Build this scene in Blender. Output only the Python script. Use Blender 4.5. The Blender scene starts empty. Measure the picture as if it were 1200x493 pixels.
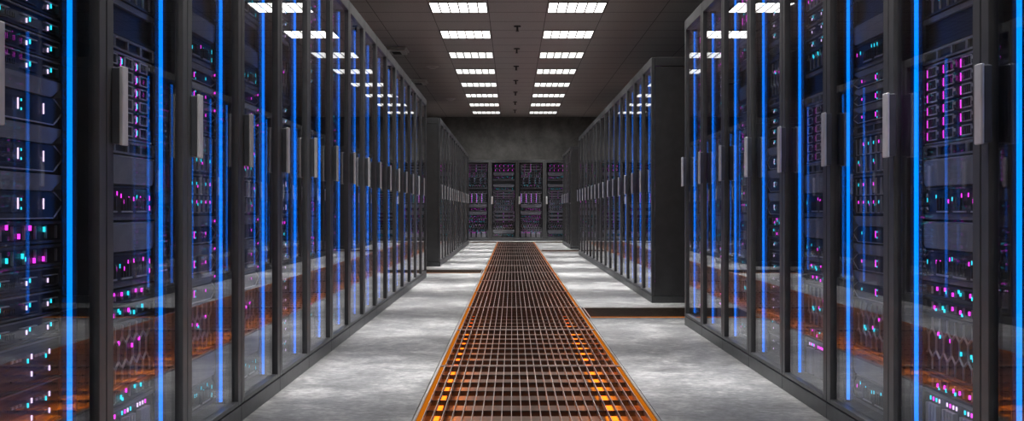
import bpy, math, random
from math import pi, sin, cos, radians, sqrt
C = bpy.context.scene.collection
SC = bpy.context.scene

# ------------------------------------------------------------------ helpers
class MB:
    """collects simple solids into one mesh, each face with a material slot"""
    def __init__(s):
        s.v = []; s.f = []; s.m = []; s.mats = []
    def mi(s, mat):
        if mat not in s.mats: s.mats.append(mat)
        return s.mats.index(mat)
    def box(s, x0, x1, y0, y1, z0, z1, mat):
        b = len(s.v); k = s.mi(mat)
        s.v += [(x0,y0,z0),(x1,y0,z0),(x1,y1,z0),(x0,y1,z0),(x0,y0,z1),(x1,y0,z1),(x1,y1,z1),(x0,y1,z1)]
        for q in ((0,3,2,1),(4,5,6,7),(0,1,5,4),(1,2,6,5),(2,3,7,6),(3,0,4,7)):
            s.f.append(tuple(b+i for i in q)); s.m.append(k)
        return s
    def prism(s, pts, y0, y1, mat, inset=0.0):
        """polygon in local xz (counter-clockwise seen from -y), from y0 (front) to y1; front shrunk by inset"""
        n = len(pts); b = len(s.v); k = s.mi(mat)
        cx = sum(p[0] for p in pts)/n; cz = sum(p[1] for p in pts)/n
        w = max(abs(p[0]-cx) for p in pts); h = max(abs(p[1]-cz) for p in pts)
        fx = 1-inset/max(w,1e-6); fz = 1-inset/max(h,1e-6)
        s.v += [(cx+(p[0]-cx)*fx, y0, cz+(p[1]-cz)*fz) for p in pts] + [(p[0], y1, p[1]) for p in pts]
        s.f.append(tuple(b+i for i in range(n))); s.m.append(k)
        s.f.append(tuple(b+n+i for i in reversed(range(n)))); s.m.append(k)
        for i in range(n):
            j = (i+1) % n
            s.f.append((b+i, b+n+i, b+n+j, b+j)); s.m.append(k)
        return s
    def bar(s, ax, az, bx, bz, w, y0, y1, mat):
        """straight ridge from a to b in the xz plane"""
        dx, dz = bx-ax, bz-az; L = sqrt(dx*dx+dz*dz)
        if L < 1e-5: return s
        nx, nz = -dz/L*w/2, dx/L*w/2
        return s.prism([(ax-nx,az-nz),(bx-nx,bz-nz),(bx+nx,bz+nz),(ax+nx,az+nz)], y0, y1, mat)
    def cyl(s, c, r0, r1, z0, z1, mat, n=20):
        b = len(s.v); k = s.mi(mat)
        for r, z in ((r0,z0),(r1,z1)):
            s.v += [(c[0]+r*cos(2*pi*i/n), c[1]+r*sin(2*pi*i/n), z) for i in range(n)]
        s.f.append(tuple(b+i for i in reversed(range(n)))); s.m.append(k)
        s.f.append(tuple(b+n+i for i in range(n))); s.m.append(k)
        for i in range(n):
            j = (i+1) % n
            s.f.append((b+i, b+j, b+n+j, b+n+i)); s.m.append(k)
        return s
    def mesh(s, name):
        me = bpy.data.meshes.new(name); me.from_pydata(s.v, [], s.f)
        for m in s.mats: me.materials.append(m)
        me.polygons.foreach_set('material_index', s.m); me.update()
        return me
    def build(s, name, parent=None, bevel=0.0):
        o = bpy.data.objects.new(name, s.mesh(name)); C.objects.link(o)
        if parent is not None: o.parent = parent
        if bevel: add_bevel(o, bevel)
        return o

def add_bevel(o, w, seg=2):
    md = o.modifiers.new('edge', 'BEVEL'); md.width = w; md.segments = seg; md.limit_method = 'ANGLE'

def tag(o, label, cat, group=None):
    o['label'] = label; o['category'] = cat
    if group: o['group'] = group
    return o
def struct(o): o['kind'] = 'structure'; return o
def empty(name, loc=(0,0,0), rz=0.0):
    o = bpy.data.objects.new(name, None); C.objects.link(o)
    o.location = loc; o.rotation_euler = (0,0,rz); o.empty_display_size = .1
    return o
KIDS = {}
def kids(o):
    if o.name not in KIDS: KIDS[o.name] = [c for c in o.children]
    return KIDS[o.name]
def copy_tree(o, parent=None):
    c = o.copy(); C.objects.link(c)
    if parent is not None: c.parent = parent
    for ch in kids(o): copy_tree(ch, c)
    return c
ORD = ['','first','second','third','fourth','fifth','sixth','seventh','eighth','ninth','tenth','eleventh','twelfth','thirteenth',
       'fourteenth','fifteenth','sixteenth','seventeenth','eighteenth','nineteenth','twentieth','twenty-first','twenty-second','twenty-third','twenty-fourth','twenty-fifth']

# ------------------------------------------------------------------ materials
def nmat(name):
    m = bpy.data.materials.new(name); m.use_nodes = True
    nt = m.node_tree
    return m, nt, nt.nodes['Principled BSDF']
def plain(name, col, rough=.5, metal=0.0, var=.12, scale=14.0, spec=.5):
    """paint or metal with a faint procedural unevenness"""
    m, nt, b = nmat(name)
    tc = nt.nodes.new('ShaderNodeTexCoord'); nz = nt.nodes.new('ShaderNodeTexNoise'); nz.inputs['Scale'].default_value = scale
    nt.links.new(tc.outputs['Object'], nz.inputs['Vector'])
    rp = nt.nodes.new('ShaderNodeValToRGB')
    rp.color_ramp.elements[0].position = .3; rp.color_ramp.elements[1].position = .7
    rp.color_ramp.elements[0].color = tuple(c*(1-var) for c in col)+(1,)
    rp.color_ramp.elements[1].color = tuple(c*(1+var) for c in col)+(1,)
    nt.links.new(nz.outputs['Fac'], rp.inputs['Fac']); nt.links.new(rp.outputs['Color'], b.inputs['Base Color'])
    b.inputs['Roughness'].default_value = rough; b.inputs['Metallic'].default_value = metal
    b.inputs['Specular IOR Level'].default_value = spec
    return m
def glow(name, col, strength, sampled=True):
    m = bpy.data.materials.new(name); m.use_nodes = True; nt = m.node_tree
    nt.nodes.remove(nt.nodes['Principled BSDF'])
    e = nt.nodes.new('ShaderNodeEmission'); e.inputs['Color'].default_value = col+(1,); e.inputs['Strength'].default_value = strength
    nt.links.new(e.outputs[0], nt.nodes['Material Output'].inputs['Surface'])
    m.cycles.emission_sampling = 'AUTO' if sampled else 'NONE'
    return m
def mth(nt, op, a, b=None, c=None):
    n = nt.nodes.new('ShaderNodeMath'); n.operation = op
    for i, v in enumerate((a, b, c)):
        if v is None: continue
        if isinstance(v, (int, float)): n.inputs[i].default_value = v
        else: nt.links.new(v, n.inputs[i])
    return n.outputs[0]

M = {}
M['frame'] = plain('cabinet_frame_paint', (.088,.090,.095), .40, .35)
M['panel'] = plain('cabinet_panel_paint', (.055,.056,.059), .5, .15)
M['inner'] = plain('cabinet_inside_black', (.008,.008,.009), .6)
M['alu'] = plain('brushed_aluminium', (.66,.66,.68), .4, .3)
M['handle'] = plain('handle_dark_metal', (.085,.09,.105), .35, .3)
M['grey'] = plain('server_grey_front', (.27,.275,.305), .5, .1)
M['black'] = plain('server_black_front', (.020,.020,.023), .5)
M['dark'] = plain('server_dark_front', (.062,.063,.071), .45, .15)
M['line'] = plain('server_bright_edge', (.62,.62,.65), .4, .2)
M['hexline'] = plain('hexagon_grille_metal', (.60,.60,.62), .4, .3)
M['pillar'] = plain('server_pale_plastic', (.55,.54,.58), .4)
M['magenta'] = glow('violet_led', (.80,.035,.72), 3.0, False)
M['cyan'] = glow('cyan_led', (.02,.62,.78), 2.4, False)
M['lilac'] = glow('pale_lilac_led', (.85,.62,1.0), 2.0, False)
M['blue'] = glow('blue_light_strip', (.0,.175,.9), 3.0)
M['orange'] = glow('orange_trench_light', (1.0,.13,.008), 4.2)
M['lip_fill_orange'] = glow('orange_lip_fill', (1.0,.24,.014), 32.0)  # unseen fill, added to throw more orange on the grating
M['edge_orange'] = glow('orange_edge_glow', (1.0,.27,.012), .5)  # orange light on the grating ledge, given as its own glow
M['lamp'] = glow('ceiling_lamp_diffuser', (1.0,.985,.96), 1.7)
M['lamp_bright'] = glow('bright_ceiling_lamp_diffuser', (1.0,.975,.94), 4.5)
M['lattice'] = plain('lamp_lattice_grey', (.06,.058,.055), .5)
M['steel'] = plain('galvanised_steel_bar', (.50,.46,.44), .38, .75, .15, 30)
M['darksteel'] = plain('dark_steel_bar', (.035,.030,.027), .5, .4, .15, 30)
M['midsteel'] = plain('brown_steel_bar', (.13,.095,.075), .45, .4, .2, 30)  # brownish, darker than the aisle grating bars
M['trench'] = plain('trench_sheet_metal', (.085,.062,.046), .34, .3)
M['ceilbox'] = plain('ceiling_box_plastic', (.62,.60,.58), .5)
M['brass'] = plain('sprinkler_metal', (.03,.029,.028), .5, .4)

def perforated():
    m, nt, b = nmat('perforated_black_sheet')
    tc = nt.nodes.new('ShaderNodeTexCoord'); sp = nt.nodes.new('ShaderNodeSeparateXYZ'); nt.links.new(tc.outputs['Object'], sp.inputs[0])
    k = 2*pi/.017
    a = mth(nt, 'SINE', mth(nt, 'MULTIPLY', mth(nt, 'ADD', sp.outputs['X'], sp.outputs['Z']), k*.75))
    c = mth(nt, 'SINE', mth(nt, 'MULTIPLY', mth(nt, 'SUBTRACT', sp.outputs['X'], sp.outputs['Z']), k*.75))
    h = mth(nt, 'GREATER_THAN', mth(nt, 'MULTIPLY', a, c), .25)
    mx = nt.nodes.new('ShaderNodeMix'); mx.data_type = 'RGBA'
    nt.links.new(h, mx.inputs['Factor']); mx.inputs['A'].default_value = (.055,.056,.062,1); mx.inputs['B'].default_value = (.004,.004,.005,1)
    nt.links.new(mx.outputs['Result'], b.inputs['Base Color']); b.inputs['Roughness'].default_value = .45
    return m
M['perf'] = perforated()

def glass():
    m = bpy.data.materials.new('door_glass'); m.use_nodes = True; nt = m.node_tree
    nt.nodes.remove(nt.nodes['Principled BSDF'])
    g = nt.nodes.new('ShaderNodeNewGeometry')
    d = nt.nodes.new('ShaderNodeVectorMath'); d.operation = 'DOT_PRODUCT'
    nt.links.new(g.outputs['Incoming'], d.inputs[0]); nt.links.new(g.outputs['Normal'], d.inputs[1])
    om = mth(nt, 'SUBTRACT', 1.0, mth(nt, 'ABSOLUTE', d.outputs['Value']))
    f = mth(nt, 'MULTIPLY_ADD', mth(nt, 'POWER', om, 5.0), .95, .05)      # Schlick, the same from both sides
    tr = nt.nodes.new('ShaderNodeBsdfTransparent'); tr.inputs['Color'].default_value = (.93,.94,.96,1)
    gl = nt.nodes.new('ShaderNodeBsdfGlossy'); gl.inputs['Roughness'].default_value = .0; gl.inputs['Color'].default_value = (1,1,1,1)
    mx = nt.nodes.new('ShaderNodeMixShader')
    nt.links.new(f, mx.inputs[0]); nt.links.new(tr.outputs[0], mx.inputs[1]); nt.links.new(gl.outputs[0], mx.inputs[2])
    nt.links.new(mx.outputs[0], nt.nodes['Material Output'].inputs['Surface'])
    return m
M['glass'] = glass()

def concrete_floor():
    m, nt, b = nmat('polished_concrete')
    tc = nt.nodes.new('ShaderNodeTexCoord')
    def noise(scale, vec_scale, detail, dist=0.0):
        mp = nt.nodes.new('ShaderNodeMapping'); mp.inputs['Scale'].default_value = vec_scale
        nt.links.new(tc.outputs['Object'], mp.inputs['Vector'])
        n = nt.nodes.new('ShaderNodeTexNoise'); n.inputs['Scale'].default_value = scale; n.inputs['Detail'].default_value = detail
        n.inputs['Roughness'].default_value = .68; n.inputs['Distortion'].default_value = dist
        nt.links.new(mp.outputs[0], n.inputs['Vector']); return n.outputs['Fac']
    a = noise(1.7, (1,.9,1), 10, .3)
    s = noise(4.6, (1,.9,1), 12, .5)
    t = noise(30.0, (.8,1.0,1), 8, .2)
    v = mth(nt, 'ADD', mth(nt, 'MULTIPLY', a, .36), mth(nt, 'ADD', mth(nt, 'MULTIPLY', s, .36), mth(nt, 'MULTIPLY', t, .28)))
    rp = nt.nodes.new('ShaderNodeValToRGB'); cr = rp.color_ramp
    cr.elements[0].position = .38; cr.elements[0].color = (.06,.06,.062,1)
    cr.elements[1].position = .62; cr.elements[1].color = (.60,.595,.59,1)
    e = cr.elements.new(.5); e.color = (.25,.25,.252,1)
    nt.links.new(v, rp.inputs['Fac']); nt.links.new(rp.outputs['Color'], b.inputs['Base Color'])
    r2 = mth(nt, 'MULTIPLY_ADD', s, .5, .22); nt.links.new(r2, b.inputs['Roughness'])
    bp = nt.nodes.new('ShaderNodeBump'); bp.inputs['Strength'].default_value = .12; bp.inputs['Distance'].default_value = .01
    nt.links.new(v, bp.inputs['Height']); nt.links.new(bp.outputs[0], b.inputs['Normal'])
    return m
M['floor'] = concrete_floor()

def concrete_wall():
    m, nt, b = nmat('dark_concrete_wall')
    tc = nt.nodes.new('ShaderNodeTexCoord'); n = nt.nodes.new('ShaderNodeTexNoise')
    n.inputs['Scale'].default_value = 1.6; n.inputs['Detail'].default_value = 10; n.inputs['Roughness'].default_value = .72; n.inputs['Distortion'].default_value = .15
    nt.links.new(tc.outputs['Object'], n.inputs['Vector'])
    rp = nt.nodes.new('ShaderNodeValToRGB'); cr = rp.color_ramp
    cr.elements[0].position = .38; cr.elements[0].color = (.13,.126,.12,1); cr.elements[1].position = .68; cr.elements[1].color = (.30,.292,.28,1)
    nt.links.new(n.outputs['Fac'], rp.inputs['Fac']); nt.links.new(rp.outputs['Color'], b.inputs['Base Color'])
    b.inputs['Roughness'].default_value = .8
    return m
M['wall'] = concrete_wall()

CX0, CPX, CY0, CPY = .0775, .795, 15.81, .787
def ceiling_mat():
    m, nt, b = nmat('ceiling_tile')
    tc = nt.nodes.new('ShaderNodeTexCoord'); sp = nt.nodes.new('ShaderNodeSeparateXYZ'); nt.links.new(tc.outputs['Object'], sp.inputs[0])
    fx = mth(nt, 'FRACT', mth(nt, 'DIVIDE', mth(nt, 'SUBTRACT', sp.outputs['X'], CX0+CPX/2-80*CPX), CPX))
    fy = mth(nt, 'FRACT', mth(nt, 'DIVIDE', mth(nt, 'SUBTRACT', sp.outputs['Y'], CY0-80*CPY), CPY))
    lx = mth(nt, 'LESS_THAN', mth(nt, 'ABSOLUTE', mth(nt, 'SUBTRACT', fx, .5)), .494)
    ly = mth(nt, 'LESS_THAN', mth(nt, 'ABSOLUTE', mth(nt, 'SUBTRACT', fy, .5)), .484)
    g = mth(nt, 'MULTIPLY', lx, ly)
    n = nt.nodes.new('ShaderNodeTexNoise'); n.inputs['Scale'].default_value = 60; n.inputs['Detail'].default_value = 4
    nt.links.new(tc.outputs['Object'], n.inputs['Vector'])
    rp = nt.nodes.new('ShaderNodeValToRGB'); cr = rp.color_ramp
    cr.elements[0].position = .35; cr.elements[0].color = (.36,.335,.318,1); cr.elements[1].position = .65; cr.elements[1].color = (.46,.43,.41,1)
    nt.links.new(n.outputs['Fac'], rp.inputs['Fac'])
    mx = nt.nodes.new('ShaderNodeMix'); mx.data_type = 'RGBA'; nt.links.new(g, mx.inputs['Factor'])
    mx.inputs['A'].default_value = (.06,.056,.053,1); nt.links.new(rp.outputs['Color'], mx.inputs['B'])
    nt.links.new(mx.outputs['Result'], b.inputs['Base Color']); b.inputs['Roughness'].default_value = .75
    return m
M['ceiling'] = ceiling_mat()

# ------------------------------------------------------------------ measures
XL, XR = -1.11, 1.307          # faces of the cabinet rows
P = .778                       # cabinet pitch
H = 2.30                       # cabinet height
DEPTH = 1.08
CEIL = 3.615
WX0, WX1, WY0, WY1 = -4.6, 4.8, -1.6, 33.5
GX0, GX1 = -.415, .618         # grating channel along the aisle
GY1 = 31.62
TR = -.32                      # trench floor
L1E, L2S, R1E, R2S, R3S, BACK = 14.79, 17.64, 8.625, 10.664, 25.47, 32.35
CHAN = [('R', 9.16, 10.13), ('L', 15.68, 16.60), ('R', 24.12, 25.02), ('R', 30.70, 31.62), ('L', 30.70, 31.62)]
CH0, CH1 = -3.4, 3.6           # how far the side channels run

# ------------------------------------------------------------------ the room
def grid_slab(name, xs, ys, hole, z0, z1, mat):
    b = MB()
    for i in range(len(xs)-1):
        for j in range(len(ys)-1):
            if not hole((xs[i]+xs[i+1])/2, (ys[j]+ys[j+1])/2):
                b.box(xs[i], xs[i+1], ys[j], ys[j+1], z0, z1, mat)
    return struct(b.build(name))
def in_open(x, y):
    if GX0 < x < GX1 and .55 < y < GY1: return True
    for sd, a, c in CHAN:
        if a < y < c and ((sd == 'R' and GX1+.0 < x < CH1) or (sd == 'L' and CH0 < x < GX0)): return True
    return False
xs = sorted({WX0, CH0, GX0, GX1, CH1, WX1})
ys = sorted({WY0, .55, WY1, GY1} | {a for _, a, _ in CHAN} | {c for _, _, c in CHAN})
grid_slab('floor', xs, ys, in_open, -.07, 0, M['floor'])
t = MB()
t.box(GX0-.06, GX1+.06, .45, GY1+.05, TR-.03, TR, M['trench'])
for x in (GX0-.06, GX1+.06): t.box(x-.01, x+.01, .45, GY1+.05, TR, -.071, M['trench'])
for sd, a, c in CHAN:
    x0, x1 = (GX1+.07, CH1+.05) if sd == 'R' else (CH0-.05, GX0-.07)
    t.box(x0, x1, a-.05, c+.05, TR-.03, TR, M['trench'])
    for y in (a-.05, c+.05): t.box(x0, x1, y-.01, y+.01, TR, -.071, M['trench'])
struct(t.build('trim_1'))
struct(MB().box(WX0, WX1, WY0, WY1, CEIL, CEIL+.08, M['ceiling']).build('ceiling'))
struct(MB().box(WX0-.1, WX0, WY0, WY1, -.1, CEIL+.08, M['wall']).build('wall_left'))
struct(MB().box(WX1, WX1+.1, WY0, WY1, -.1, CEIL+.08, M['wall']).build('wall_right'))
struct(MB().box(WX0-.1, WX1+.1, WY1, WY1+.1, -.1, CEIL+.08, M['wall']).build('wall_back'))
struct(MB().box(WX0-.1, WX1+.1, WY0-.1, WY0, -.1, CEIL+.08, M['wall']).build('wall_front'))

# ------------------------------------------------------------------ server units
W = .62; HW = W/2
def chassis(h, d=.5, mat='dark'):
    return MB().box(-HW, HW, .012, d, .001, h-.002, M[mat])
def hexes(b, x0, x1, z0, z1, pitch, w, y0, y1, mat):
    """lattice of elongated hexagons clipped to a rectangle"""
    R = pitch/sqrt(3)*1.28
    rows = int((z1-z0)/(1.5*R))+3; cols = int((x1-x0)/pitch)+3
    def clip(ax, az, bx, bz):
        t0, t1 = 0.0, 1.0
        for p, q in ((-(bx-ax), ax-x0), (bx-ax, x1-ax), (-(bz-az), az-z0), (bz-az, z1-az)):
            if abs(p) < 1e-9:
                if q < 0: return
            else:
                r = q/p
                if p < 0: t0 = max(t0, r)
                else: t1 = min(t1, r)
        if t1-t0 > .05: b.bar(ax+(bx-ax)*t0, az+(bz-az)*t0, ax+(bx-ax)*t1, az+(bz-az)*t1, w, y0, y1, mat)
    for r in range(-1, rows):
        for c in range(-1, cols):
            cx = x0 + pitch*(c + (.5 if r % 2 else 0)) + pitch*.25; cz = z0 + 1.5*R*r + R*.3
            p = [(cx + (pitch/2)*sx, cz + R*sz) for sx, sz in ((0,1),(1,.5),(1,-.5),(0,-1))]
            clip(*p[0], *p[1]); clip(*p[1], *p[2]); clip(*p[2], *p[3])
def ear_shape(sgn, h):
    a, c = (HW-.045, HW) if sgn > 0 else (-HW, -HW+.045)
    return a, c
def u_drive(h):
    b = chassis(h, mat='black')
    b.box(-HW, HW, .008, .02, .001, .006, M['line']); b.box(-HW, HW, .008, .02, h-.008, h-.002, M['line'])
    return b, [], True
def u_octo(h, rnd, cols):
    b = chassis(h)
    z1 = h-.004
    zb0, zb1 = .022, .022+h*.40
    b.prism([(-HW,.003),(HW,.003),(HW,.02),(-HW,.02)], -.002, .013, M['grey'])
    e = .055
    b.prism([(-HW+e,zb1+.004),(HW-e,zb1+.004),(HW-e*.2,h*.72),(HW-e*.2,z1),(-HW+e*.2,z1),(-HW+e*.2,h*.72)], -.012, .013, M['grey'], .006)
    oc = [(-HW+e+.006,zb0),(HW-e-.006,zb0),(HW-.022,zb0+.03),(HW-.022,zb1-.03),(HW-e-.006,zb1),(-HW+e+.006,zb1),(-HW+.022,zb1-.03),(-HW+.022,zb0+.03)]
    b.prism(oc, -.004, .013, M['black'], .004)
    for k in range(8):
        p, q = oc[k], oc[(k+1) % 8]
        b.bar(p[0], p[1], q[0], q[1], .004, -.008, .0, M['dark'])
    for g in (-.16, -.02, .12):
        for k in range(4):
            b.box(g+k*.026, g+k*.026+.006, -.009, -.003, zb0+.012, zb0+(zb1-zb0)*.62, M['dark'])
        b.box(g-.005, g+.095, -.007, -.003, zb0+.004, zb0+.009, M['line'])
    b.box(-HW+.01, HW-.01, -.003, .0, h-.006, h-.004, M['line'])
    L = []
    for x in (-.2,-.17,-.14,-.06,-.03,0,.04,.09,.12,.15,.18):
        if rnd.random() < .85:
            L.append((x+rnd.uniform(-.008,.008), zb1-.03+rnd.uniform(-.018,.012), .011, .016, rnd.choice(cols)))
    L += [(HW-.062, zb0+.05, .008, .02, cols[0]), (HW-.062, zb0+.018, .008, .02, cols[0]), (-HW+.06, zb0+.045, .008, .018, cols[-1])]
    return b, L, False
def u_notch(h, rnd, style):
    """thin server whose black band ends in points"""
    b = chassis(h)
    zc = h*.36; zt = h*.62
    b.prism([(-HW,h-.003),(-HW+.10,zt),(HW-.10,zt),(HW,h-.003)][::1], -.010, .012, M['grey'])
    b.prism([(-HW+.012,zc),(-HW+.075,.006),(HW-.075,.006),(HW-.012,zc),(HW-.075,zt-.003),(-HW+.075,zt-.003)], -.006, .012, M['black'])
    for sg in (-1, 1):
        b.prism([(sg*HW,h*.9),(sg*(HW-.03),h*.66),(sg*(HW-.004),zc)][::-sg], -.012, .012, M['grey'])
        b.bar(sg*(HW-.01), zc, sg*(HW-.075), .006, .004, -.008, .0, M['line'])
        b.bar(sg*(HW-.01), zc, sg*(HW-.075), zt-.003, .003, -.008, .0, M['line'])
    b.box(-HW+.08, HW-.08, -.008, -.004, .003, .006, M['line'])
    L = []
    hh = min(.034, h*.34)
    for x in ((-.14, .02, .17) if style == 'white' else (-.01,)):
        L.append((x, zc-.002, .010, hh, 'lilac' if style == 'white' else 'magenta'))
        if x < .1:
            L.append((x+.018, zc+.008, .008, .008, 'cyan')); L.append((x+.018, zc-.014, .008, .008, 'cyan'))
    if style != 'white':
        for x in (-.18, .15): L.append((x, zc, .009, .014, rnd.choice(['magenta','cyan'])))
        L.append((HW-.02, h*.8, .008, .011, 'magenta'))
    return b, L, False
def u_slim(h, rnd):
    b = chassis(h, mat='black')
    b.box(-HW, HW, .006, .014, .001, .005, M['dark']); b.box(-HW, HW, .006, .014, h-.006, h-.002, M['grey'])
    for x in (-.25, -.09, .07, .21):
        b.box(x, x+.09, .004, .013, h*.62, h*.66, M['line']); b.box(x, x+.09, .004, .013, h*.18, h*.22, M['dark'])
    for x in (-HW, HW-.02): b.box(x, x+.02, .002, .014, .006, h-.007, M['dark'])
    for k in range(6): b.box(-.03+k*.012, -.024+k*.012, .005, .013, h*.3, h*.5, M['dark'])
    L = []
    for x in (-.22, -.06, .11, .24):
        L.append((x, h*.42, .008, .014, 'lilac'))
        if rnd.random() < .75: L.append((x+.02, h*.52, .008, .014, 'cyan'))
    return b, L, False
def u_hex(h, rnd, cols, n=5):
    b = chassis(h, mat='black')
    b.box(-HW, HW, .0, .014, .001, .008, M['dark']); b.box(-HW, HW, .0, .014, h-.010, h-.002, M['dark'])
    for x in (-HW, HW-.014): b.box(x, x+.014, .0, .014, .008, h-.01, M['dark'])
    hexes(b, -HW+.02, HW-.02, .012, h-.014, .066, .0042, .006, .012, M['hexline'])
    L = []
    for k in range(n):
        x = -.24+.48*(k+.5)/n+rnd.uniform(-.015,.015); z = h*rnd.uniform(.3,.75)
        L.append((x, z, .010, .016, rnd.choice(cols)))
        if rnd.random() < .45: L.append((x+.014, z-.008, .009, .014, 'cyan'))
    return b, L, False
def u_switch(h, rnd, cols):
    """dark front with rows of ports, small hexagon mesh and many lights"""
    b = chassis(h, mat='black')
    b.box(-HW, HW, .0, .014, .001, .006, M['dark']); b.box(-HW, HW, .0, .014, h-.008, h-.002, M['grey'])
    nr = max(1, int(h/.055))
    for r in range(nr):
        z0 = .01+(h-.02)*r/nr; z1 = .01+(h-.02)*(r+1)/nr-.006
        for c in range(9):
            x = -.285+c*.0635
            b.prism([(x+.008,z0),(x+.05,z0),(x+.058,z1),(x,z1)], .004, .013, M['dark'])
            b.bar(x, z1, x+.008, z0, .004, .0, .008, M['line']); b.bar(x+.058, z1, x+.05, z0, .004, .0, .008, M['line'])
            b.bar(x+.008, z0, x+.05, z0, .004, .0, .008, M['line'])
    L = []
    for r in range(nr):
        for c in range(9):
            if rnd.random() < .62:
                z = .01+(h-.02)*(r+.5)/nr
                co = rnd.choice(cols)
                L.append((-.257+c*.0635, z+.006, .010, .015, co))
                if rnd.random() < .4: L.append((-.242+c*.0635, z-.004, .009, .012, 'cyan' if co != 'cyan' else 'magenta'))
    return b, L, False
def u_perf(h, rnd):
    b = chassis(h, mat='perf')
    b.box(-HW, HW, .004, .014, .001, .005, M['dark']); b.box(-HW, HW, .004, .014, h-.006, h-.002, M['grey'])
    for x in (-.26, -.13, .02, .16):
        for k in range(3): b.box(x+k*.022, x+k*.022+.013, .008, .014, h*.62, h*.68, M['line'])
        b.box(x, x+.05, .008, .013, h*.2, h*.24, M['dark'])
    L = []
    for x in (-.23, -.05, .14, .25):
        L.append((x, h*.66, .009, .016, 'lilac')); L.append((x, h*.26, .009, .016, 'lilac'))
        if rnd.random() < .7: L.append((x-.022, h*.58, .009, .014, 'cyan'))
    return b, L, False
def u_vent(h):
    b = MB().box(-HW, HW, .016, .3, .001, h-.002, M['perf'])
    b.box(-HW, HW, .004, .018, h-.02, h-.002, M['grey']); b.box(-HW, HW, .006, .018, .001, .01, M['dark'])
    for x in (-HW, HW-.016): b.box(x, x+.016, .006, .018, .01, h-.02, M['dark'])
    return b, [], False
def u_slots(h):
    b = MB().box(-HW, HW, .010, .2, .001, h-.002, M['black'])
    b.box(-HW, HW, .002, .012, .001, .008, M['grey']); b.box(-HW, HW, .002, .012, h-.010, h-.002, M['grey'])
    n = 5
    for k in range(n+1):
        x = -HW+.008+(W-.016)*k/n
        b.box(x-.008, x+.008, .002, .012, .008, h-.01, M['grey'])
    return b, [], False
def u_blade(h, rnd):
    b = chassis(h, mat='dark')
    b.box(-HW, HW, .002, .014, h-.012, h-.002, M['grey'])
    L = []
    for g in range(4):
        for k in range(4):
            x = -.27+g*.145+k*.026
            b.box(x, x+.016, -.004, .013, .012, h-.045, M['pillar'])
            L.append((x+.008, h-.030, .014, .016, rnd.choice(['magenta','cyan','lilac','magenta'])))
    return b, L, False
def u_bars(h, rnd):
    b = chassis(h, mat='black')
    b.box(-HW, HW, .002, .014, .001, .006, M['dark']); b.box(-HW, HW, .002, .014, h-.008, h-.002, M['grey'])
    L = []
    for c in range(5):
        x = -.25+c*.12
        b.box(x, x+.10, .004, .013, .014, h-.018, M['dark'])
        b.box(x+.03, x+.085, .001, .006, h*.25, h*.7, M['black'])
        L.append((x+.014, h*.45, .011, h*.42, 'magenta')); L.append((x+.05, h*.78, .01, .012, rnd.choice(['cyan','magenta'])))
    return b, L, False

NAMES = {
 'drive': ('drive_array', 'drive array with violet lights', 'drive array'),
 'octoM': ('storage_server', 'grey storage server with violet lights', 'server'),
 'octoC': ('storage_server', 'grey storage server with cyan lights', 'server'),
 'notchW': ('notched_server', 'point-ended server with pale lights', 'server'),
 'notchM': ('notched_server', 'point-ended server with violet lights', 'server'),
 'slim': ('slim_server', 'slim black server with pale lights', 'server'),
 'hex': ('grille_server', 'hexagon-grille server', 'server'),
 'hexu': ('grille_server', 'low hexagon-grille server', 'server'),
 'switchM': ('network_switch', 'network switch with violet lights', 'network switch'),
 'switchC': ('network_switch', 'network switch with cyan lights', 'network switch'),
 'perf': ('perforated_server', 'perforated server with pale lights', 'server'),
 'vent': ('vent_panel', 'perforated vent panel', 'vent panel'),
 'slots': ('filler_panel', 'slotted filler panel', 'filler panel'),
 'blade': ('blade_server', 'blade server with pale ribs', 'server'),
 'bars': ('bar_light_server', 'black server with violet light bars', 'server'),
}
FACE = {'octoM': -.0035, 'octoC': -.0035, 'notchW': -.006, 'notchM': -.006, 'slim': .011, 'hex': .007, 'hexu': .007, 'switchM': .004, 'switchC': .004,
        'perf': .011, 'blade': .011, 'bars': .003, 'drive': 0, 'vent': 0, 'slots': 0}
PROTO = {}
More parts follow.
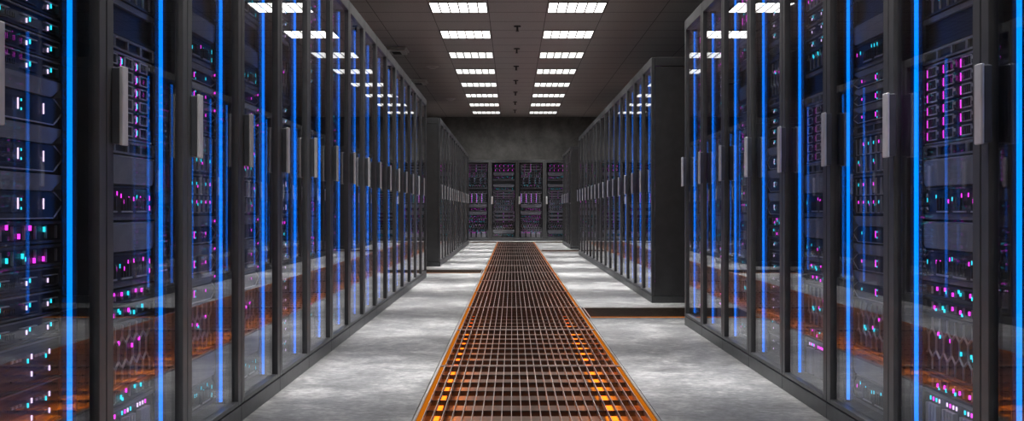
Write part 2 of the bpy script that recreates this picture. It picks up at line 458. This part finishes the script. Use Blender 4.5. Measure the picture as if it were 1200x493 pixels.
def proto(kind, h, var, rich):
    key = (kind, round(h,3), var, rich)
    if key in PROTO: return PROTO[key]
    rnd = random.Random(sum(ord(c) for c in kind)*131+int(h*1000)*7+var*977)
    MC = ['magenta','magenta','cyan']; CM = ['cyan','cyan','cyan','magenta']
    if kind == 'drive': b, L, tray = u_drive(h)
    elif kind == 'octoM': b, L, tray = u_octo(h, rnd, MC)
    elif kind == 'octoC': b, L, tray = u_octo(h, rnd, CM)
    elif kind == 'notchW': b, L, tray = u_notch(h, rnd, 'white')
    elif kind == 'notchM': b, L, tray = u_notch(h, rnd, 'violet')
    elif kind == 'slim': b, L, tray = u_slim(h, rnd)
    elif kind == 'hex': b, L, tray = u_hex(h, rnd, MC, 5)
    elif kind == 'hexu': b, L, tray = u_hex(h, rnd, MC, 7)
    elif kind == 'switchM': b, L, tray = u_switch(h, rnd, MC)
    elif kind == 'switchC': b, L, tray = u_switch(h, rnd, CM)
    elif kind == 'perf': b, L, tray = u_perf(h, rnd)
    elif kind == 'vent': b, L, tray = u_vent(h)
    elif kind == 'slots': b, L, tray = u_slots(h)
    elif kind == 'blade': b, L, tray = u_blade(h, rnd)
    else: b, L, tray = u_bars(h, rnd)
    o = b.build(NAMES[kind][0])
    if tray:
        nr, nc = 6, 4
        ph = (h-.016)/nr; pw = (W-.05)/nc
        def traymesh(bb, x, z):
            bb.box(x+.026, x+pw-.004, .004, .013, z+.003, z+ph-.003, M['black'])
            a0, a1, c0, c1 = x+.032, x+pw-.038, z+.006, z+ph-.007
            for q in ((a0,c0,a1,c0),(a1,c0,a1,c1),(a1,c1,a0,c1),(a0,c1,a0,c0)):
                bb.bar(*q, .0035, .0, .006, M['line'])
            for k in range(3):
                xx = a0+(a1-a0)*(k+1)/4; bb.box(xx-.002, xx+.002, .001, .006, c0, c1, M['dark'])
            bb.box(x+pw-.034, x+pw-.010, .0, .006, z+.010, z+ph-.012, M['dark'])
            bb.box(x+pw-.030, x+pw-.015, -.001, .002, z+ph*.5, z+ph*.72, M['line'])
        def lightmesh(bb, x, z):
            bb.box(x+.006, x+.0125, .006, .013, z+ph*.18, z+ph*.78, M['magenta'])
            bb.box(x+.017, x+.024, .006, .013, z+ph*.3, z+ph*.7, M['cyan'])
        if rich:
            t0 = MB(); traymesh(t0, 0, 0); tm = t0.mesh('drive_tray')
            l0 = MB(); lightmesh(l0, 0, 0); lm = l0.mesh('tray_light')
            for r in range(nr):
                for c in range(nc):
                    to = bpy.data.objects.new('drive_tray', tm); C.objects.link(to); to.parent = o
                    to.location = (-HW+.02+c*pw, 0, .008+r*ph)
                    lo = bpy.data.objects.new('tray_light', lm); C.objects.link(lo); lo.parent = to
        else:
            tt = MB(); ll = MB()
            for r in range(nr):
                for c in range(nc):
                    traymesh(tt, -HW+.02+c*pw, .008+r*ph); lightmesh(ll, -HW+.02+c*pw, .008+r*ph)
            tt.build('drive_tray_panel', o); ll.build('light_panel', o)
    if rich:
        for sg in (-1, 1):
            a, c = (HW+.001, HW+.026) if sg > 0 else (-HW-.026, -HW-.001)
            e = MB().box(a, c, .004, .010, .004, h-.004, M['dark'])
            for z in ((h*.5,) if h < .08 else (.02, h-.02)): e.box((a+c)/2-.004, (a+c)/2+.004, .001, .005, z-.004, z+.004, M['line'])
            e.build('mounting_ear', o)
        for x, z, w, hh, co in L:
            MB().box(x-w*.25, x+w*.25, FACE[kind]-.002, FACE[kind]+.003, z-hh*.40, z+hh*.40, M[co]).build('status_light', o)
    elif L:
        lb = MB()
        for x, z, w, hh, co in L: lb.box(x-w*.25, x+w*.25, FACE[kind]-.002, FACE[kind]+.003, z-hh*.40, z+hh*.40, M[co])
        lb.build('light_panel', o)
    PROTO[key] = [o, False]
    return PROTO[key]

LAY = {
 'A': [('blade',.175),('hexu',.055),('hex',.20),('hexu',.05),('hexu',.05),('octoM',.205),('octoM',.205),('slots',.045),('drive',.27),('slots',.045),
       ('vent',.11),('hex',.10),('slim',.06),('slim',.06),('slim',.06),('switchM',.16),('notchM',.08),('notchM',.08),('notchM',.08)],
 'B': [('octoC',.22),('hex',.20),('notchM',.11),('notchM',.11),('notchM',.11),('switchM',.16),('switchC',.16),('slots',.04),('notchM',.07),('notchM',.07),('notchM',.07),
       ('octoC',.19),('vent',.12),('octoC',.22),('bars',.12),('bars',.12)],
 'C': [('perf',.11),('perf',.11),('perf',.11),('perf',.11),('slim',.06),('slim',.06),('slim',.06),('hexu',.06),('hexu',.06),('notchW',.12),('notchW',.12),('notchW',.12),
       ('slim',.055),('slim',.055),('slim',.055),('slim',.055),('slots',.04),('hex',.20),('vent',.10),('slim',.06),('slim',.06),('slim',.06),('octoC',.22)],
}

# ------------------------------------------------------------------ cabinets
def door_handle(parent, x):
    b = MB().box(x-.022, x+.022, -.022, -.0005, 1.05, 1.262, M['handle'])
    b.box(x-.024, x+.024, -.032, -.022, 1.046, 1.266, M['alu'])
    return b.build('door_handle', parent, .003)
def make_cabinet(strip):
    """strip: +1 right, -1 left, 0 none; front face is local y=0, depth along +y"""
    r = empty('server_cabinet')
    q = P/2-.001
    b = MB()
    for sg in (-1, 1):
        x0, x1 = sorted((sg*q, sg*(q-.018)))
        b.box(x0, x1, .034, DEPTH, .072, 2.212, M['panel'])
        x0, x1 = sorted((sg*(q-.018), sg*(HW+.028)))
        b.box(x0, x1, .098, .112, .09, 2.212, M['inner'])
    b.box(-q+.018, q-.018, DEPTH-.015, DEPTH, .072, 2.212, M['panel'])
    b.box(-q+.018, q-.018, .034, DEPTH-.015, .072, .090, M['panel'])
    b.build('cabinet_frame', r)
    MB().box(-q, q, .034, DEPTH, 2.218, H, M['frame']).build('top_cap', r, .004)
    MB().box(-q, q, 0, DEPTH, 0, .066, M['frame']).build('plinth', r, .003)
    d = MB(); k = P/2-.003; s = .052
    for sg in (-1, 1):
        x0, x1 = sorted((sg*k, sg*(k-s))); d.box(x0, x1, 0, .031, .071, H-.002, M['frame'])
    d.box(-k+s, k-s, 0, .031, .071, .090, M['frame']); d.box(-k+s, k-s, 0, .031, 2.222, H-.002, M['frame'])
    do = d.build('door', r, .003)
    MB().box(-k+s-.002, k-s+.002, .014, .020, .088, 2.224, M['glass']).build('glass_pane', do)
    door_handle(do, -P/2+.058)
    if strip:
        x = strip*(P/2-.12)
        MB().box(x-.0055, x+.0055, .050, .060, .10, 2.20, M['blue']).build('light_strip', r)
        a, c = sorted((x+strip*.0075, x+strip*.014))  # outer fin added to keep blue light off the side panel
        MB().box(x-.007, x+.007, .060, .074, .091, 2.217, M['inner']).box(a, c, .040, .074, .091, 2.217, M['inner']).build('strip_rail_baffle', r)
    return r
CAB = {}
def cabinet(strip, loc, rz):
    if strip not in CAB:
        CAB[strip] = make_cabinet(strip); o = CAB[strip]
    else: o = copy_tree(CAB[strip])
    o.location = loc; o.rotation_euler = (0,0,rz)
    return o
def fill(layout, loc, rz, row, num, rich, seed):
    z = .092; count = 0
    for kind, h in LAY[layout]:
        count += 1
        pr = proto(kind, h, (seed+count) % 3 if kind not in ('vent','slots','drive') else 0, rich)
        if not pr[1]: o = pr[0]; pr[1] = True
        else: o = copy_tree(pr[0])
        c, s = cos(rz), sin(rz)
        o.location = (loc[0]-s*.09, loc[1]+c*.09, z); o.rotation_euler = (0,0,rz)
        nm, look, cat = NAMES[kind]
        tag(o, f'{look}, {ORD[count]} up in {ORD[num]} cabinet of {row}', cat, f'rack units in the {row}')
        z += h+.001
def row(side, y0, n, name, layouts, rich_n, first_hidden=False, strip=True):
    x = XL if side == 'L' else XR; rz = pi/2 if side == 'L' else -pi/2
    st = (1 if side == 'L' else -1) if strip else 0
    for k in range(n):
        y = y0+(k+.5)*P; num = k+1-(1 if first_hidden else 0)
        o = cabinet(st, (x, y, 0), rz)
        if num == 0:
            tag(o, f'server cabinet at the camera end of {name}, before its first full glass door', 'server cabinet', f'cabinets of the {name}')
            continue
        tag(o, f'glass-fronted server cabinet with blue light strip, {ORD[num]} from the camera in {name}', 'server cabinet', f'cabinets of the {name}')
        if num-1 < len(layouts): fill(layouts[num-1], (x, y, 0), rz, name, num, num <= rich_n, num*5+(0 if side == 'L' else 2))
row('L', L1E-17*P, 17, 'near left row', 'CABBCABCABCA', 3, True)
row('R', R1E-9*P, 9, 'near right row', 'CABACBAB', 3, True)
row('L', L2S, 15, 'far left row', 'ABCAB', 0)
row('R', R2S, 15, 'middle right row', 'BACABACB', 0)
row('R', R3S, 5, 'far right row', 'AB', 0)
for k in range(6):
    x = .153+.776*(k-2.5)
    o = cabinet(0, (x, BACK, 0), 0)
    tag(o, f'glass-fronted server cabinet facing the camera, {ORD[k+1]} along back wall row', 'server cabinet', 'cabinets of the back wall row')
    fill('AB'[(k+1) % 2], (x, BACK, 0), 0, 'back wall row', k+1, False, k % 2)

# ------------------------------------------------------------------ floor gratings
def make_grating(w, l, edges, ncross, ez=-.0045, ew=.021, grid=None):
    """frame w x l, bearing bars along l (local y), a glowing orange edge inside the chosen long sides"""
    r = empty('floor_grating')
    f = MB(); t = .012; grid = grid or M['steel']
    for sg in (-1, 1):
        x0, x1 = sorted((sg*w/2, sg*(w/2-t)))
        f.box(x0, x1, -l/2, l/2, -.032, .004, M['steel'])
        y0, y1 = sorted((sg*l/2, sg*(l/2-t*.7)))
        f.box(-w/2+t, w/2-t, y0, y1, -.032, -.0035, M['darksteel']); f.box(-w/2+t, w/2-t, y0, y1, -.0035, .003, M['steel'])
    f.build('grating_frame', r)
    xa, xb = -w/2+t, w/2-t
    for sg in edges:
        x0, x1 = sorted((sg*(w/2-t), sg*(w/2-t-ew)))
        MB().box(x0, x1, -l/2+t, l/2-t, ez-.008, ez, M['edge_orange']).build('edge_glow', r)  # ledge glows in place of orange light from below
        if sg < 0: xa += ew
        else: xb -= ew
    b = MB(); n = round((xb-xa)/.0424)
    for i in range(0, n+1):
        x = xa+(xb-xa)*i/n
        if i == 0: x += .003
        if i == n: x -= .003
        b.box(x-.0016, x+.0016, -l/2+t, l/2-t, -.022, .0, grid)
    for j in range(1, ncross):
        y = -l/2+t+(l-2*t)*j/ncross
        b.box(xa, xb, y-.003, y+.003, -.032, -.008, M['darksteel'])
    b.build('bar_grid', r)
    return r
TP = 1.93; w = GX1-GX0-.012; gx = (GX0+GX1)/2
y0 = 6.335-3*TP+.01; k = 0; G = None
while y0+TP < GY1+.4:
    k += 1
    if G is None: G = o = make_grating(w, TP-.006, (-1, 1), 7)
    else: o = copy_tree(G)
    o.location = (gx, y0+TP/2, 0)
    tag(o, f'steel floor grating over orange light, {ORD[k]} panel from the camera along the aisle', 'floor grating', 'aisle floor gratings')
    y0 += TP
ends = y0
CN = {9.16: 'the nearest right gap between rows', 15.68: 'the left gap between rows', 24.12: 'the farthest right gap between rows'}
for sd, a, c in CHAN:
    x0, x1 = (GX1+.008, CH1) if sd == 'R' else (CH0, GX0-.008)
    n = 3; l = (x1-x0)/n; G2 = None
    place = CN.get(a, f'the back wall, {"right" if sd == "R" else "left"} of the aisle')
    for i in range(n):
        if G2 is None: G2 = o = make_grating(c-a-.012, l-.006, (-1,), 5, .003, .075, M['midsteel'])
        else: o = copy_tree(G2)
        o.rotation_euler = (0,0,pi/2)
        j = i if sd == 'R' else n-1-i
        o.location = (x0+l*(i+.5), (a+c)/2, 0)
        tag(o, f'cross-aisle floor grating, {ORD[j+1]} out from the aisle, in {place}' if a in CN else f'cross-aisle floor grating, {ORD[j+1]} out, before {place}', 'floor grating', 'cross-aisle floor gratings')
# orange light tubes down in the trench; unseen fill tubes added along its upper edges
for x, nm in ((-.405, 'left'), (.548, 'right')):
    o = empty('trench_light', (x, 0, TR+.075))
    MB().box(-.013, .013, .6, GY1-.2, -.008, .008, M['orange']).build('light_tube', o)
    b = MB()
    for i in range(16): b.box(-.02, .02, 1.2+i*1.9, 1.24+i*1.9, -.074, -.009, M['brass'])
    b.box(-.016, .016, .6, GY1-.2, -.016, -.009, M['brass'])
    b.build('light_rail', o)
    tag(o, f'orange light tube under the aisle grating, along its {nm} edge', 'light tube', 'trench light tubes')

for x, nm in ((GX0-.042, 'left'), (GX1+.042, 'right')):  # unseen tubes added to brighten trench and bars
    o = empty('trench_fill_light', (x, 0, -.105))
    MB().box(-.010, .010, .6, GY1-.2, -.008, .008, M['lip_fill_orange']).build('light_tube', o)
    b = MB(); b.box(-.007, .007, .6, GY1-.2, .008, .031, M['brass']); b.build('light_rail', o)
    tag(o, f'added unseen orange fill tube under the {nm} floor lip of the aisle trench', 'light tube', 'added trench fill lights')
# ------------------------------------------------------------------ ceiling
def make_lamp(dm):
    r = empty('ceiling_light')
    w, l = .775, .76
    f = MB()
    for sg in (-1, 1):
        a, c = sorted((sg*w/2, sg*(w/2-.012))); f.box(a, c, -l/2, l/2, -.012, -.0005, M['lattice'])
        a, c = sorted((sg*l/2, sg*(l/2-.012))); f.box(-w/2+.012, w/2-.012, a, c, -.012, -.0005, M['lattice'])
    f.build('lamp_frame', r)
    MB().box(-w/2+.012, w/2-.012, -l/2+.012, l/2-.012, -.006, -.0005, dm).build('diffuser', r)
    g = MB(); nx, ny = 6, 4
    for i in range(1, nx):
        x = -w/2+w*i/nx; g.box(x-.009, x+.009, -l/2+.012, l/2-.012, -.010, -.0062, M['lattice'])
    for j in range(1, ny):
        y = -l/2+l*j/ny; g.box(-w/2+.012, w/2-.012, y-.003, y+.003, -.0088, -.0062, M['lattice'])
    g.build('lattice', r)
    return r
AL = bpy.data.lights.new('lamp_beam', 'AREA')
AL.shape = 'RECTANGLE'; AL.size = .74; AL.size_y = .72; AL.energy = 15.5; AL.color = (1.0,.985,.97); AL.spread = radians(36)
AS = bpy.data.lights.new('lamp_spill', 'AREA')
AS.shape = 'RECTANGLE'; AS.size = .74; AS.size_y = .72; AS.energy = 8; AS.color = (1.0,.985,.97); AS.spread = radians(160)
AD = AL.copy(); AD.energy = 9.5
LP = {}
for k in range(-6, 8):
    for j, x in enumerate((-.72, .873)):
        key = 'lamp_bright' if k in (0, 1) else 'lamp'
        if key not in LP: LP[key] = o = make_lamp(M[key])
        else: o = copy_tree(LP[key])
        y = 15.42+2.36*k
        o.location = (x, y, CEIL)
        vis = k+1
        nm = 'left column' if j == 0 else 'right column'
        if vis >= 1: lab = f'square white lattice ceiling light, {ORD[vis]} in view from the camera in the {nm}'
        else: lab = f'lattice ceiling light overhead, {ORD[1-vis]} back toward the camera before the {nm}'
        tag(o, lab, 'ceiling light', 'lattice ceiling lights')
        lo = bpy.data.objects.new('lamp_beam', AL if k >= -1 else AD); C.objects.link(lo); lo.location = (x, y, CEIL-.0135)
        lo = bpy.data.objects.new('lamp_spill', AS); C.objects.link(lo); lo.location = (x, y, CEIL-.0140)
LPK = None
for k in range(8):
    o = empty('sprinkler', (.08, 16.98+2.36*k, CEIL)) if k < 7 else None
    if o is None: break
    b = MB().cyl((0,0), .052, .052, -.016, -.0005, M['brass'], 20); b.build('escutcheon', o)
    MB().cyl((0,0), .014, .014, -.075, -.016, M['brass'], 12).build('nozzle', o)
    MB().cyl((0,0), .026, .022, -.082, -.075, M['brass'], 12).build('deflector', o)
    tag(o, f'small dark sprinkler on the ceiling between light columns, {ORD[k+1]} from the camera', 'sprinkler', 'ceiling sprinklers')
for x, y, lab in ((-1.96, 19.4, 'grey square vent box on the ceiling, nearer of the two above near left row'), (-1.98, 24.15, 'grey square vent box on the ceiling, farther of the two above near left row')):
    o = empty('ceiling_vent_box', (x, y, CEIL))
    a = .19
    b = MB()
    v0 = len(b.v)
    b.box(-a, a, -.3, .3, -.03, -.0005, M['ceilbox']); ob = b.build('vent_housing', o, .012)
    b = MB(); b.box(-a+.03, a-.03, -.27, .27, -.07, -.03, M['ceilbox']); b.build('vent_cover', o, .02)
    b = MB()
    b.box(-.07, .07, -.16, .16, -.076, -.070, M['brass'])
    b.build('vent_opening', o)
    tag(o, lab, 'vent box', 'ceiling vent boxes')
for x, y, lab in ((-1.515, 21.75, 'round smoke detector on the ceiling, nearer one left of the lights'), (-1.51, 28.0, 'round smoke detector on the ceiling, farther one left of the lights')):
    o = empty('smoke_detector', (x, y, CEIL))
    MB().cyl((0,0), .10, .13, -.022, -.0005, M['ceilbox'], 28).build('detector_base', o)
    MB().cyl((0,0), .055, .085, -.045, -.022, M['ceilbox'], 28).build('detector_head', o)
    tag(o, lab, 'smoke detector', 'smoke detectors')

# ------------------------------------------------------------------ world, camera, view
wd = bpy.data.worlds.new('room_air'); SC.world = wd; wd.use_nodes = True
wd.node_tree.nodes['Background'].inputs['Color'].default_value = (.02,.02,.022,1)
wd.node_tree.nodes['Background'].inputs['Strength'].default_value = .2
cam = bpy.data.cameras.new('camera'); co = bpy.data.objects.new('camera', cam); C.objects.link(co)
co.location = (0, 0, .865); co.rotation_euler = (pi/2, 0, 0)
cam.sensor_width = 36; cam.lens = 1335/1200*36; cam.clip_start = .05; cam.clip_end = 200
SC.camera = co
SC.view_settings.view_transform = 'Standard'; SC.view_settings.look = 'None'
SC.view_settings.exposure = 0.0; SC.view_settings.gamma = 1.0; SC.view_settings.use_curve_mapping = False
try:
    SC.cycles.transparent_max_bounces = 24; SC.cycles.max_bounces = 10; SC.cycles.glossy_bounces = 6; SC.cycles.diffuse_bounces = 5
    SC.cycles.sample_clamp_indirect = 6.0
except Exception: pass
